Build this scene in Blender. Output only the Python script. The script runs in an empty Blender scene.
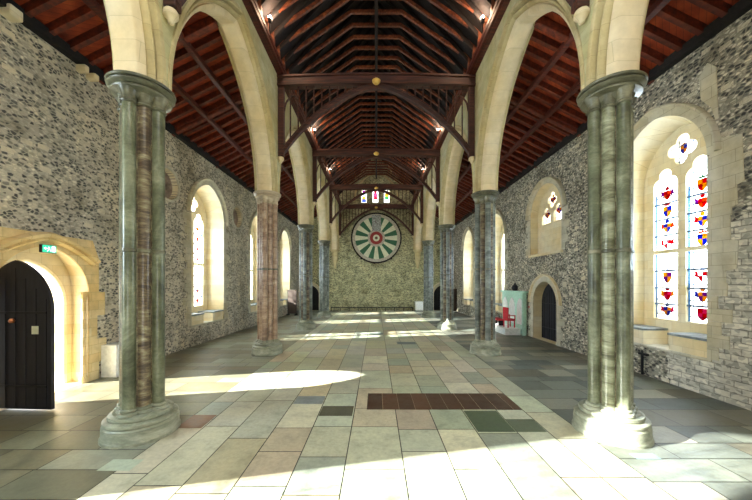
import bpy, bmesh, math, random
from mathutils import Vector, Matrix
from math import pi, sin, cos, sqrt, atan2, radians
random.seed(11)
C = bpy.context.scene.collection
EYE = 2.83
WX = 8.4            # inner face of the side walls
BACK = 32.65        # far end wall
BAY = 6.75
OCULI = [12.1, 18.1, 24.3]
COLY = [-.98, 5.77, 12.4, 19.15, 25.9]

# ------------------------------------------------------------------ materials
def newmat(name):
    m = bpy.data.materials.new(name); m.use_nodes = True
    nt = m.node_tree; nt.nodes.clear()
    out = nt.nodes.new('ShaderNodeOutputMaterial')
    return m, nt, out
class N:
    """tiny node builder"""
    def __init__(s, nt): s.nt = nt
    def __call__(s, typ, ins=None, **props):
        n = s.nt.nodes.new(typ)
        for k, v in props.items(): setattr(n, k, v)
        for k, v in (ins or {}).items():
            sock = n.inputs[k]
            if isinstance(v, bpy.types.NodeSocket): s.nt.links.new(v, sock)
            else: sock.default_value = v
        return n
    def ramp(s, fac, stops, interp='LINEAR'):
        n = s.nt.nodes.new('ShaderNodeValToRGB'); cr = n.color_ramp; cr.interpolation = interp
        while len(cr.elements) < len(stops): cr.elements.new(0.5)
        for e, (p, c) in zip(cr.elements, stops):
            e.position = p; e.color = (c[0], c[1], c[2], 1) if len(c) == 3 else c
        s.nt.links.new(fac, n.inputs[0]); return n.outputs[0]
    def mix(s, fac, a, b, mode='MIX'):
        n = s.nt.nodes.new('ShaderNodeMix'); n.data_type = 'RGBA'; n.blend_type = mode
        for i, v in ((0, fac), (6, a), (7, b)):
            if isinstance(v, bpy.types.NodeSocket): s.nt.links.new(v, n.inputs[i])
            else: n.inputs[i].default_value = v if i == 0 else (v[0], v[1], v[2], 1)
        return n.outputs[2]
    def math(s, op, a, b=0.0, clamp=False):
        n = s.nt.nodes.new('ShaderNodeMath'); n.operation = op; n.use_clamp = clamp
        for i, v in enumerate((a, b)):
            if isinstance(v, bpy.types.NodeSocket): s.nt.links.new(v, n.inputs[i])
            else: n.inputs[i].default_value = v
        return n.outputs[0]
    def coords(s, scale=(1, 1, 1)):
        t = s('ShaderNodeTexCoord'); m = s('ShaderNodeMapping', {'Vector': t.outputs['Object'], 'Scale': scale})
        return m.outputs[0]
def finish(n, out, col, rough=0.8, bump=None, bstr=0.3, bdist=0.02, spec=0.5, metal=0.0):
    b = n('ShaderNodeBsdfPrincipled', {'Base Color': col if isinstance(col, bpy.types.NodeSocket) else (*col, 1),
          'Roughness': rough, 'Metallic': metal, 'Specular IOR Level': spec})
    if bump is not None:
        bm_ = n('ShaderNodeBump', {'Height': bump, 'Strength': bstr, 'Distance': bdist})
        n.nt.links.new(bm_.outputs[0], b.inputs['Normal'])
    n.nt.links.new(b.outputs[0], out.inputs[0])

def mat_flint(name, tint=(1, 1, 1), courses=0):
    m, nt, out = newmat(name); n = N(nt)
    co = n.coords()
    nz = n('ShaderNodeTexNoise', {'Vector': co, 'Scale': 2.5, 'Detail': 2.0})
    wob = n('ShaderNodeVectorMath', {0: co, 1: nz.outputs['Color']}, operation='MULTIPLY_ADD'); 
    off = n('ShaderNodeVectorMath', {0: nz.outputs['Color'], 'Scale': 0.05}, operation='SCALE')
    cw = n('ShaderNodeVectorMath', {0: co, 1: off.outputs[0]}, operation='ADD').outputs[0]
    sc = n('ShaderNodeVectorMath', {0: cw, 1: (9.5, 9.5, 15.5)}, operation='MULTIPLY').outputs[0]
    v = n('ShaderNodeTexVoronoi', {'Vector': sc, 'Scale': 1.0, 'Randomness': 1.0}, feature='F1')
    e = n('ShaderNodeTexVoronoi', {'Vector': sc, 'Scale': 1.0, 'Randomness': 1.0}, feature='DISTANCE_TO_EDGE')
    rnd = n('ShaderNodeSeparateColor', {0: v.outputs['Color']}).outputs[0]
    stone = n.ramp(rnd, [(0.0, (.05, .05, .05)), (.26, (.12, .118, .11)), (.40, (.28, .265, .22)), (.56, (.56, .51, .42)), (.8, (.74, .68, .56)), (1.0, (.88, .83, .72))])
    big = n('ShaderNodeTexNoise', {'Vector': co, 'Scale': .45, 'Detail': 3.0})
    mort = n.ramp(big.outputs[0], [(.35, (.42, .39, .31)), (.65, (.30, .285, .24))]) if courses else n.ramp(big.outputs[0], [(.35, (.66, .60, .48)), (.65, (.50, .47, .39))])
    em = n.ramp(e.outputs['Distance'], [(.03, (0, 0, 0)), (.2, (1, 1, 1))])
    col = n.mix(em, mort, stone)
    # scattered larger pale blocks
    v2 = n('ShaderNodeVectorMath', {0: cw, 1: (2.6, 2.6, 5.2)}, operation='MULTIPLY').outputs[0]
    b1 = n('ShaderNodeTexVoronoi', {'Vector': v2, 'Scale': 1.0, 'Randomness': .9}, feature='F1', distance='CHEBYCHEV')
    br = n('ShaderNodeSeparateColor', {0: b1.outputs['Color']}).outputs[1]
    isb = n.math('MULTIPLY', n.math('GREATER_THAN', br, .82), n.math('LESS_THAN', b1.outputs['Distance'], .33))
    col = n.mix(isb, col, (.72, .66, .53))
    mot = n('ShaderNodeTexNoise', {'Vector': co, 'Scale': 1.1, 'Detail': 4.0, 'Roughness': .6})
    col = n.mix(1.0, col, n.ramp(mot.outputs[0], [(.32, (.62, .60, .55)), (.5, (1, 1, 1)), (.68, (1.15, 1.12, 1.05))]), 'MULTIPLY')
    h = n.math('ADD', em, n.math('MULTIPLY', rnd, .6))
    if courses:
        # squared rubble near the camera end
        br_ = n('ShaderNodeTexBrick', {'Vector': n('ShaderNodeMapping', {'Vector': cw, 'Rotation': (0, pi/2, pi/2)}).outputs[0],
             'Color1': (.40, .38, .32, 1), 'Color2': (.78, .73, .62, 1), 'Mortar': (.26, .24, .2, 1), 'Scale': 1.0, 'Mortar Size': .013, 'Brick Width': .34, 'Row Height': .15, 'Bias': 0.1}, offset=.37, squash=1.6, squash_frequency=3)
        sx = n('ShaderNodeSeparateXYZ', {0: cw})
        mk = n.math('MULTIPLY', n.math('LESS_THAN', n.math('ADD', sx.outputs[1], n.math('MULTIPLY', nz.outputs[0], .8)), 9.0), n.math('LESS_THAN', n.math('ADD', sx.outputs[2], n.math('MULTIPLY', nz.outputs[0], 1.6)), 5.3))
        col = n.mix(mk, col, n.mix(.35, br_.outputs[0], stone))
        h = n.mix(mk, h, n.math('SUBTRACT', 1.4, br_.outputs['Fac']))
    col = n.mix(1.0, col, tint, 'MULTIPLY')
    finish(n, out, col, .85, h, .8, .03)
    return m
def mat_ashlar(name, a, b, joint, bw=.55, rh=.28, rot=(0, pi/2, pi/2), rough=.8, jsize=.006, grime=.25):
    m, nt, out = newmat(name); n = N(nt)
    co = n.coords()
    mp = n('ShaderNodeMapping', {'Vector': co, 'Rotation': rot}).outputs[0]
    br = n('ShaderNodeTexBrick', {'Vector': mp, 'Color1': (*a, 1), 'Color2': (*b, 1), 'Mortar': (*joint, 1), 'Scale': 1.0,
          'Mortar Size': jsize, 'Brick Width': bw, 'Row Height': rh, 'Bias': 0.0})
    nz = n('ShaderNodeTexNoise', {'Vector': co, 'Scale': 3.0, 'Detail': 6.0, 'Roughness': .65})
    g = n.ramp(nz.outputs[0], [(.3, (1-grime, 1-grime*1.05, 1-grime*1.15)), (.65, (1, 1, 1))])
    n2 = n('ShaderNodeTexNoise', {'Vector': co, 'Scale': .7, 'Detail': 2.0})
    g2 = n.ramp(n2.outputs[0], [(.35, (1.0, .93, .78)), (.6, (1, 1, 1))])
    col = n.mix(1.0, n.mix(1.0, br.outputs[0], g, 'MULTIPLY'), g2, 'MULTIPLY')
    finish(n, out, col, rough, nz.outputs[0], .35, .02)
    return m
def mat_noise(name, stops, scale=(1, 1, 1), nscale=4.0, detail=5.0, rough=.6, bstr=.2, bdist=.01, spec=.5, metal=0.0):
    m, nt, out = newmat(name); n = N(nt)
    co = n.coords(scale)
    nz = n('ShaderNodeTexNoise', {'Vector': co, 'Scale': nscale, 'Detail': detail, 'Roughness': .6})
    finish(n, out, n.ramp(nz.outputs[0], stops), rough, nz.outputs[0], bstr, bdist, spec, metal)
    return m
def mat_marble(name, stops, bands=2.2, rough=.3, fine=.15):
    m, nt, out = newmat(name); n = N(nt)
    oi = n('ShaderNodeObjectInfo')
    t = n('ShaderNodeTexCoord')
    rv = n('ShaderNodeCombineXYZ', {0: n.math('MULTIPLY', oi.outputs['Random'], 31.0), 1: n.math('MULTIPLY', oi.outputs['Random'], 17.0), 2: n.math('MULTIPLY', oi.outputs['Random'], 53.0)})
    co = n('ShaderNodeVectorMath', {0: t.outputs['Object'], 1: rv.outputs[0]}, operation='ADD').outputs[0]
    s1 = n('ShaderNodeVectorMath', {0: co, 1: (1.2, 1.2, bands)}, operation='MULTIPLY').outputs[0]
    a = n('ShaderNodeTexNoise', {'Vector': s1, 'Scale': 1.0, 'Detail': 7.0, 'Roughness': .72, 'Distortion': .6})
    s2 = n('ShaderNodeVectorMath', {0: co, 1: (5, 5, 22)}, operation='MULTIPLY').outputs[0]
    b = n('ShaderNodeTexNoise', {'Vector': s2, 'Scale': 1.0, 'Detail': 4.0, 'Roughness': .7})
    f = n.math('ADD', n.math('MULTIPLY', a.outputs[0], 1-fine), n.math('MULTIPLY', b.outputs[0], fine))
    finish(n, out, n.ramp(f, stops), rough, b.outputs[0], .12, .01, .5)
    return m
def mat_wood(name, stops, rough=.55, axis=(1, 14, 14)):
    m, nt, out = newmat(name); n = N(nt)
    oi = n('ShaderNodeObjectInfo')
    t = n('ShaderNodeTexCoord')
    co = n('ShaderNodeVectorMath', {0: t.outputs['Object'], 1: axis}, operation='MULTIPLY').outputs[0]
    nz = n('ShaderNodeTexNoise', {'Vector': co, 'Scale': 1.3, 'Detail': 4.0, 'Roughness': .6})
    col = n.ramp(nz.outputs[0], stops)
    k = n.ramp(oi.outputs['Random'], [(0, (.7, .68, .68)), (1, (1.15, 1.12, 1.1))])
    finish(n, out, n.mix(1.0, col, k, 'MULTIPLY'), rough, nz.outputs[0], .2, .01)
    return m
def mat_plain(name, col, rough=.6, metal=0.0, spec=.5):
    m, nt, out = newmat(name); n = N(nt)
    co = n.coords()
    nz = n('ShaderNodeTexNoise', {'Vector': co, 'Scale': 9.0, 'Detail': 3.0})
    g = n.ramp(nz.outputs[0], [(.3, (.85, .85, .85)), (.7, (1.08, 1.08, 1.08))])
    finish(n, out, n.mix(1.0, col, g, 'MULTIPLY'), rough, None, metal=metal, spec=spec)
    return m
def mat_glass(name, col, clear=.82, quarry=False):
    m, nt, out = newmat(name); n = N(nt)
    c = (*col, 1)
    if quarry:
        mp = n('ShaderNodeMapping', {'Vector': n.coords(), 'Rotation': (0, pi/2, pi/2)}).outputs[0]
        br = n('ShaderNodeTexBrick', {'Vector': mp, 'Color1': (*col, 1), 'Color2': (col[0]*.92, col[1]*.97, col[2], 1), 'Mortar': (.02, .05, .10, 1), 'Scale': 1.0, 'Mortar Size': .016, 'Brick Width': .4, 'Row Height': .47}, offset=0.0)
        c = br.outputs[0]
    tr = n('ShaderNodeBsdfTransparent', {'Color': c}); tl = n('ShaderNodeBsdfTranslucent', {'Color': c})
    mx = n('ShaderNodeMixShader', {0: 1-clear, 1: tr.outputs[0], 2: tl.outputs[0]})
    nt.links.new(mx.outputs[0], out.inputs[0]); return m
def mat_emit(name, col, s):
    m, nt, out = newmat(name); n = N(nt)
    e = n('ShaderNodeEmission', {'Color': (*col, 1), 'Strength': s}); nt.links.new(e.outputs[0], out.inputs[0]); return m
def mat_floor():
    m, nt, out = newmat('paving'); n = N(nt)
    at = n('ShaderNodeVertexColor', layer_name='tone')
    co = n.coords()
    nz = n('ShaderNodeTexNoise', {'Vector': co, 'Scale': 2.2, 'Detail': 7.0, 'Roughness': .68})
    g = n.ramp(nz.outputs[0], [(.28, (.62, .62, .6)), (.5, (.95, .95, .93)), (.72, (1.12, 1.1, 1.05))])
    n2 = n('ShaderNodeTexNoise', {'Vector': co, 'Scale': 14.0, 'Detail': 4.0, 'Roughness': .7})
    g2 = n.ramp(n2.outputs[0], [(.3, (.82, .82, .8)), (.6, (1, 1, 1))])
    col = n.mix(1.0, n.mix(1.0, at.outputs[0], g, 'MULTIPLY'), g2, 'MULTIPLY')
    r = n.ramp(nz.outputs[0], [(.3, (.32, .32, .32)), (.7, (.55, .55, .55))])
    finish(n, out, col, r, n2.outputs[0], .15, .01)
    return m
M = {}
M['flint'] = mat_flint('flint_rubble', (1.0, .98, .93))
M['flint_r'] = mat_flint('flint_rubble_coursed', (1.0, 1.0, .96), 1)
M['flint_e'] = mat_flint('flint_rubble_mossy', (.84, .88, .62))  # flint with an even yellow-green tint
M['ashlar'] = mat_ashlar('cream_ashlar', (.82, .70, .44), (.88, .80, .60), (.66, .56, .36), jsize=.004, grime=.15)
M['ashlar_grey'] = mat_ashlar('grey_ashlar', (.58, .55, .43), (.70, .66, .53), (.42, .39, .3), .5, .3)
M['ashlar_gold'] = mat_ashlar('golden_ashlar', (.80, .58, .26), (.90, .74, .42), (.60, .44, .2), .42, .26, jsize=.005)
M['arch'] = mat_ashlar('arch_stone', (.56, .47, .25), (.62, .53, .30), (.44, .36, .19), .9, .42, grime=.28, jsize=.004)
M['arch_pale'] = mat_ashlar('arch_soffit_stone', (.70, .59, .38), (.77, .66, .45), (.56, .47, .31), .9, .36, grime=.18, jsize=.004)
M['spandrel'] = mat_ashlar('spandrel_stone', (.52, .50, .27), (.60, .57, .36), (.44, .41, .24), .6, .3)
G0 = [(.30, (.02, .022, .012)), (.42, (.06, .066, .036)), (.50, (.115, .125, .072)), (.58, (.19, .205, .13)), (.70, (.36, .36, .25))]
G1 = [(.34, (.025, .018, .014)), (.45, (.075, .052, .034)), (.51, (.16, .12, .07)), (.58, (.27, .25, .15)), (.68, (.55, .5, .36))]
G2 = [(.32, (.10, .06, .04)), (.44, (.24, .15, .10)), (.53, (.36, .25, .17)), (.64, (.48, .36, .26)), (.74, (.60, .50, .38))]
G3 = [(.30, (.03, .035, .03)), (.45, (.10, .115, .10)), (.55, (.19, .215, .19)), (.7, (.38, .40, .35))]
M['marble_green'] = mat_marble('green_marble', G0, 1.0)
M['marble_brown'] = mat_marble('brown_banded_marble', G1, 4.0, .28, .3)
M['marble_pale'] = mat_marble('pale_banded_marble', [(.32, (.05, .045, .02)), (.44, (.14, .14, .08)), (.52, (.26, .27, .17)), (.6, (.38, .38, .26)), (.7, (.55, .52, .38))], 4.0, .28, .25)
M['marble_pink'] = mat_marble('pink_brown_marble', G2, 4.0)
M['marble_grey'] = mat_marble('grey_marble', G3, 3.0)
M['marble_base'] = mat_marble('weathered_base_stone', [(.3, (.09, .095, .06)), (.45, (.20, .215, .15)), (.55, (.33, .34, .25)), (.7, (.50, .49, .38))], 3.0, .45)
M['marble_capital'] = mat_marble('capital_stone', [(.3, (.025, .025, .014)), (.45, (.08, .078, .045)), (.55, (.15, .145, .09)), (.7, (.30, .28, .18))], 1.5, .35)
M['capital_pale'] = mat_marble('pale_capital_stone', [(.3, (.25, .2, .12)), (.5, (.48, .40, .28)), (.7, (.66, .58, .42))], 4.0, .6)
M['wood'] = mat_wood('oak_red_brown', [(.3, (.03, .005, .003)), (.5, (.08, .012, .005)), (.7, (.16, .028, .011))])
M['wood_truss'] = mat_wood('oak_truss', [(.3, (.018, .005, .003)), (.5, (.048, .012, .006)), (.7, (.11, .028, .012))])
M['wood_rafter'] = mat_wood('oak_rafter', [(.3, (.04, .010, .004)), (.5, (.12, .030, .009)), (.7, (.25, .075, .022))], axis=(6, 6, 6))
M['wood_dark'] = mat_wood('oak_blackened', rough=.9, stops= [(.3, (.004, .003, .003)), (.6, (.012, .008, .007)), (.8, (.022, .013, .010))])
M['door_black'] = mat_wood('black_door_boards', [(.3, (.004, .004, .008)), (.6, (.012, .012, .02)), (.8, (.02, .02, .03))], .6, (9, 9, 1))
M['iron'] = mat_plain('black_iron', (.02, .02, .022), .5, .6)
M['copper'] = mat_plain('copper_knob', (.55, .2, .08), .35, .8)
M['gold'] = mat_plain('gilded_wood', (.72, .46, .10), .4, .3)
M['paper'] = mat_plain('cream_paper', (.72, .72, .5), .8)
M['white'] = mat_plain('white_paint', (.85, .87, .84), .5)
M['pale_green'] = mat_plain('pale_green_paint', (.5, .78, .62), .6)  # white board; the green light on it is put into the colour
M['slate'] = mat_noise('slate_cap', [(.3, (.13, .15, .16)), (.7, (.34, .37, .36))])
M['lead'] = mat_plain('blue_lead', (.03, .06, .12), .6)
M['table_green'] = mat_plain('table_green_paint', (.025, .12, .055), .6)
M['table_cream'] = mat_plain('table_cream_paint', (.66, .68, .48), .6)
M['table_ring'] = mat_noise('table_lettered_ring', [(.35, (.22, .17, .13)), (.5, (.45, .42, .32)), (.65, (.55, .52, .4))], nscale=14)
M['table_dull'] = mat_noise('table_worn_panel', [(.35, (.10, .06, .07)), (.5, (.28, .30, .27)), (.65, (.40, .44, .40))], nscale=7)
M['red'] = mat_plain('table_red_paint', (.28, .025, .02), .6)
M['red_cloth'] = mat_plain('red_upholstery', (.55, .02, .03), .8)
M['cork'] = mat_plain('dark_brown_board', (.06, .035, .02), .7)
M['glass'] = mat_glass('clear_quarry_glass', (.97, .99, 1.0), .85, True)
GC = {'red': (.24, .004, .012), 'blue': (.012, .03, .2), 'gold': (.34, .17, .008), 'orange': (.32, .06, .006), 'purple': (.12, .01, .14), 'green': (.015, .13, .04), 'white': (.5, .5, .55), 'pink': (.3, .03, .10), 'edge': (.03, .075, .16)}
for k, v in GC.items(): M['g_'+k] = mat_glass('stained_glass_'+k, v, .7)
M['lamp_glow'] = mat_emit('lamp_glow', (1.0, .86, .74), 60)
M['sign_green'] = mat_emit('exit_sign_green', (.03, .42, .22), 1.0)
M['sign_white'] = mat_emit('exit_sign_white', (.75, 1.0, .85), 1.6)
M['paving'] = mat_floor()

# ------------------------------------------------------------------ mesh helpers
def link(name, bm, mats, parent=None, smooth=False, loc=None):
    me = bpy.data.meshes.new(name); bmesh.ops.recalc_face_normals(bm, faces=bm.faces[:])
    bm.to_mesh(me); bm.free()
    for m in (mats if isinstance(mats, (list, tuple)) else [mats]): me.materials.append(M[m] if isinstance(m, str) else m)
    if smooth:
        for p in me.polygons: p.use_smooth = True
        me.set_sharp_from_angle(angle=radians(33))
    o = bpy.data.objects.new(name, me); C.objects.link(o)
    if parent: o.parent = parent
    if loc: o.location = loc
    return o
def thing(name, label, cat, loc=(0, 0, 0), rotz=0, group=None, kind=None):
    o = bpy.data.objects.new(name, None); C.objects.link(o); o.empty_display_size = .2
    o.location = loc; o.rotation_euler = (0, 0, rotz); o['label'] = label; o['category'] = cat
    if group: o['group'] = group
    if kind: o['kind'] = kind
    return o
def tag(o, label, cat, group=None, kind=None):
    o['label'] = label; o['category'] = cat
    if group: o['group'] = group
    if kind: o['kind'] = kind
    return o
def struct(o): o['kind'] = 'structure'; return o
def box(bm, x0, x1, y0, y1, z0, z1, mi=0, bev=0.0):
    vs = [bm.verts.new(p) for p in ((x0,y0,z0),(x1,y0,z0),(x1,y1,z0),(x0,y1,z0),(x0,y0,z1),(x1,y0,z1),(x1,y1,z1),(x0,y1,z1))]
    fs = [bm.faces.new([vs[i] for i in f]) for f in ((0,3,2,1),(4,5,6,7),(0,1,5,4),(1,2,6,5),(2,3,7,6),(3,0,4,7))]
    for f in fs: f.material_index = mi
    if bev:
        r = bmesh.ops.bevel(bm, geom=list({e for f in fs for e in f.edges}), offset=bev, segments=2, affect='EDGES', profile=.5)
        for f in r['faces']: f.material_index = mi
    return fs
def bar(bm, p, q, w, h, up=(0, 0, 1), mi=0, bev=0.0):
    p = Vector(p); q = Vector(q); d = (q-p).normalized(); s = d.cross(Vector(up)).normalized(); u = s.cross(d)
    vs = []
    for e in (p, q):
        for a, b in ((-1,-1),(1,-1),(1,1),(-1,1)): vs.append(bm.verts.new(e + s*a*w/2 + u*b*h/2))
    fs = [bm.faces.new([vs[i] for i in f]) for f in ((0,1,2,3),(7,6,5,4),(0,4,5,1),(1,5,6,2),(2,6,7,3),(3,7,4,0))]
    for f in fs: f.material_index = mi
    if bev: bmesh.ops.bevel(bm, geom=list({e for f in fs for e in f.edges}), offset=bev, segments=1, affect='EDGES')
def lathe(bm, prof, n=32, c=(0, 0, 0), mi=0, cap=True):
    rings = []
    for r, z in prof: rings.append([bm.verts.new((c[0]+r*cos(2*pi*i/n), c[1]+r*sin(2*pi*i/n), c[2]+z)) for i in range(n)])
    for a, b in zip(rings, rings[1:]):
        for i in range(n):
            f = bm.faces.new((a[i], a[(i+1) % n], b[(i+1) % n], b[i])); f.material_index = mi
    if cap:
        bm.faces.new(rings[0][::-1]).material_index = mi; bm.faces.new(rings[-1]).material_index = mi
def xform(o, mat): o.data.transform(mat)

# plane maps: (u, v, w) -> world, w goes outward into the wall
def mapL(u, v, w): return Vector((-WX-w, u, v))
def mapR(u, v, w): return Vector((WX+w, u, v))
def mapE(u, v, w): return Vector((u, BACK+w, v))

def arch_loop(c, a, z0, zs, za, n=14, closed=True):
    h = za-zs; R = (a*a+h*h)/(2*a); cx = -a+R; th = math.asin(min(1, h/R))
    left = [(c+cx-R*cos(t), zs+R*sin(t)) for t in [th*i/n for i in range(n+1)]]
    right = [(2*c-x, z) for x, z in left[:-1]][::-1]
    pts = left+right
    if closed: pts = [(c-a, z0)]+pts+[(c+a, z0)]
    return pts
def circ_loop(c, z, r, n=28): return [(c+r*cos(2*pi*i/n), z+r*sin(2*pi*i/n)) for i in range(n)]
def foil_loop(c, z, r, lobes=4, rot=0, n=7):
    d = r*.55; lr = r*.45; pts = []
    for k in range(lobes):
        a0 = rot+2*pi*k/lobes
        for i in range(n+1):
            t = -pi*.583+pi*1.166*i/n
            pts.append((c+d*cos(a0)+lr*cos(a0+t), z+d*sin(a0)+lr*sin(a0+t)))
    return pts
def light_loop(c, a, z0, zt):
    """lancet light with a trefoil head"""
    zs = zt-a*1.24; pts = [(c-a, z0)]
    n = 26
    for i in range(n+1):
        t = pi-pi*i/n; q = 0
        for cx, cz, r in ((.45, 0, .55), (-.45, 0, .55), (0, .72, .52)):
            b_ = cx*cos(t)+cz*sin(t); d_ = b_*b_-(cx*cx+cz*cz-r*r)
            if d_ >= 0: q = max(q, b_+sqrt(d_))
        pts.append((c+a*q*cos(t), zs+a*q*sin(t)))
    return pts+[(c+a, z0)]
def fill(bm, loops, fn, w, mi=0):
    edges = []; vls = []
    for lp in loops:
        vs = [bm.verts.new(fn(u, v, w)) for u, v in lp]; vls.append(vs)
        edges += [bm.edges.new((vs[i], vs[(i+1) % len(vs)])) for i in range(len(vs))]
    r = bmesh.ops.triangle_fill(bm, edges=edges, use_beauty=True)
    for g in r['geom']:
        if isinstance(g, bmesh.types.BMFace): g.material_index = mi
    return vls
def slab(bm, outer, holes, fn, w0, w1, mi=0, mis=None, holes_back=None, outer_side=True):
    """plate with holes; holes_back gives other outlines on the far face (splayed reveals)"""
    hb = holes_back or holes
    A = fill(bm, [outer]+holes, fn, w0, mi); B = fill(bm, [outer]+hb, fn, w1, mi)
    for k, (a, b) in enumerate(zip(A, B)):
        if k == 0 and not outer_side: continue
        n = len(a)
        for i in range(n):
            f = bm.faces.new((a[i], a[(i+1) % n], b[(i+1) % n], b[i])); f.material_index = mi if (k == 0 or mis is None) else mis
def sweep(bm, path, prof, fn, closed_path=False, mi=0, mats=None):
    """profile [(r, w)] carried along a path in the wall plane, r along the outward normal"""
    P = [Vector((u, v)) for u, v in path]; n = len(P); rings = []
    for i in range(n):
        d0 = (P[i]-P[i-1]) if i > 0 else None; d1 = (P[i+1]-P[i]) if i < n-1 else None
        if d0 is None: d0 = d1
        if d1 is None: d1 = d0
        n0 = Vector((-d0.y, d0.x)).normalized(); n1 = Vector((-d1.y, d1.x)).normalized()
        nn = (n0+n1).normalized(); k = 1/max(.5, nn.dot(n0))
        rings.append([bm.verts.new(fn(*(P[i]+nn*k*r), w)) for r, w in prof])
    m = len(prof)
    for a, b in zip(rings, rings[1:]):
        for j in range(m):
            f = bm.faces.new((a[j], a[(j+1) % m], b[(j+1) % m], b[j])); f.material_index = mats[j] if mats else mi
    for r in (rings[0], rings[-1]): bm.faces.new(r).material_index = mats[0] if mats else mi

# ------------------------------------------------------------------ floor
def build_floor():
    bm = bmesh.new(); cl = bm.loops.layers.float_color.new('tone')
    def quad(x0, x1, y0, y1, z, c):
        f = bm.faces.new([bm.verts.new(p) for p in ((x0,y0,z),(x1,y0,z),(x1,y1,z),(x0,y1,z))])
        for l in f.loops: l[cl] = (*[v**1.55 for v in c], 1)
    quad(-12, 12, -7, 33, -.012, (.10, .09, .07))
    def srgb(c): return tuple(max(0.0, min(1.0, v)) for v in c)
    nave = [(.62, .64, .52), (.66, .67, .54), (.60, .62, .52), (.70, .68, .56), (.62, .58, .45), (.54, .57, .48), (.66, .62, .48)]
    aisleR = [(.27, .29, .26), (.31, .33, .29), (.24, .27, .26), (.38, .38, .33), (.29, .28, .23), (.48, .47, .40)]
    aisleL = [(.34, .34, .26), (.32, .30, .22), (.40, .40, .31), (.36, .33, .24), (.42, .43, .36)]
    g = .009
    xs = [-3.95, -3.42, -2.73, -2.0, -1.26, -.49, .43, 1.19, 1.93, 2.7, 3.3, 3.95]
    def strip(x0, x1, pal, lo, hi, fixed=None):
        y = -6.5+random.random()
        while y < 32.8:
            L = random.uniform(lo, hi); y1 = min(y+L, 32.8)
            c = random.choice(pal); k = random.uniform(.9, 1.1)
            c = srgb([v*k+random.uniform(-.02, .02) for v in c])
            quad(x0+g, x1-g, y+g, y1-g, 0, c); y = y1
    for a, b in zip(xs, xs[1:]): strip(a, b, nave, .7, 1.9)
    # aisles: paving laid crosswise
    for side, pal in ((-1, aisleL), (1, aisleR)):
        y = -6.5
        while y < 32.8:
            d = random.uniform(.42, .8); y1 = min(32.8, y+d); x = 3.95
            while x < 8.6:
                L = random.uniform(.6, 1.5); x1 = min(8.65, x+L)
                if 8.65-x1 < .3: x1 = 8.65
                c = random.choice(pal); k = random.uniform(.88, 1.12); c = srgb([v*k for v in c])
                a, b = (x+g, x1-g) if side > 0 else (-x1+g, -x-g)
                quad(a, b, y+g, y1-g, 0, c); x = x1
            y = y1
    # paving of the left doorway passage
    quad(-9.9, -8.66, 6.5, 8.8, 0, (.5, .48, .36))
    # band of narrow brown stones and odd dark slabs
    x = -.22
    while x < 3.28:
        x1 = min(x+.37, 3.3); k = random.uniform(.8, 1.2)
        quad(x+.004, x1-.004, 6.78, 7.79, .004, (.20*k, .125*k, .085*k)); x = x1
    for (x0, x1, y0, y1, c) in ((-1.24, -.52, 6.45, 6.98, (.23, .23, .18)), (1.95, 2.68, 5.75, 6.72, (.20, .25, .17)), (2.7, 3.28, 5.75, 6.3, (.26, .30, .22)),
                                (-2.0+.02, -1.28, 7.1, 7.6, (.42, .46, .46)), (4.22, 4.62, 4.85, 5.02, (.36, .46, .48)), (-4.25, -3.75, 4.55, 4.85, (.6, .66, .56)),
                                (1.0, 1.9, 14.2, 14.8, (.28, .33, .34)), (-.4, .4, 16.9, 17.6, (.30, .35, .33)), (-3.4, -2.75, 8.9, 9.6, (.35, .40, .40)),
                                (4.0, 4.7, 11.0, 12.9, (.5, .5, .42)), (-3.95, -3.45, 5.9, 6.5, (.38, .24, .15))):
        quad(x0, x1, y0, y1, .004, c)
    o = link('floor', bm, 'paving'); struct(o)
build_floor()

# ------------------------------------------------------------------ side walls
WIN_A, WIN_Z0, WIN_ZS, WIN_ZA = 1.45, .95, 6.1, 7.8      # embrasure on the wall face
LEFT_WIN = [1.95, 15.05, 21.45, 27.6]
RIGHT_WIN = [9.05, 14.95, 21.1, 27.4]
DOOR_L = 7.62
THK = 1.4
def wall_side(name, fn, specs, mat):
    """specs: (front loop, back loop) pairs that pierce the wall"""
    bm = bmesh.new()
    outer = [(-6.5, 0), (-6.5, 9.2), (33.2, 9.2), (33.2, 0)]
    # notches for doors are loops that start just above the floor
    slab(bm, outer, [s[0] for s in specs], fn, 0, THK, 0, 1, [s[1] for s in specs])
    return struct(link(name, bm, [mat, 'ashlar']))
def winspec(c): return (arch_loop(c, WIN_A, WIN_Z0, WIN_ZS, WIN_ZA), arch_loop(c, WIN_A-.3, WIN_Z0, WIN_ZS, WIN_ZA-.3))
left_specs = [winspec(c) for c in LEFT_WIN]
left_specs += [(circ_loop(c, 6.88, .60), circ_loop(c, 6.88, .50)) for c in OCULI]
left_specs.append((arch_loop(DOOR_L, 1.12, .004, 2.55, 3.8), arch_loop(DOOR_L, 1.2, .004, 2.9, 4.3)))
wall_side('wall_left', mapL, left_specs, 'flint')
right_specs = [winspec(c) for c in RIGHT_WIN if c != 14.95]
right_specs.append((arch_loop(14.95, 1.38, 4.4, 6.35, 7.85), arch_loop(14.95, 1.2, 4.4, 6.3, 7.6)))
right_specs.append((arch_loop(15.0, 1.05, .004, 1.85, 2.98), arch_loop(15.0, 1.05, .004, 1.85, 2.98)))
wall_side('wall_right', mapR, right_specs, 'flint_r')

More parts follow.
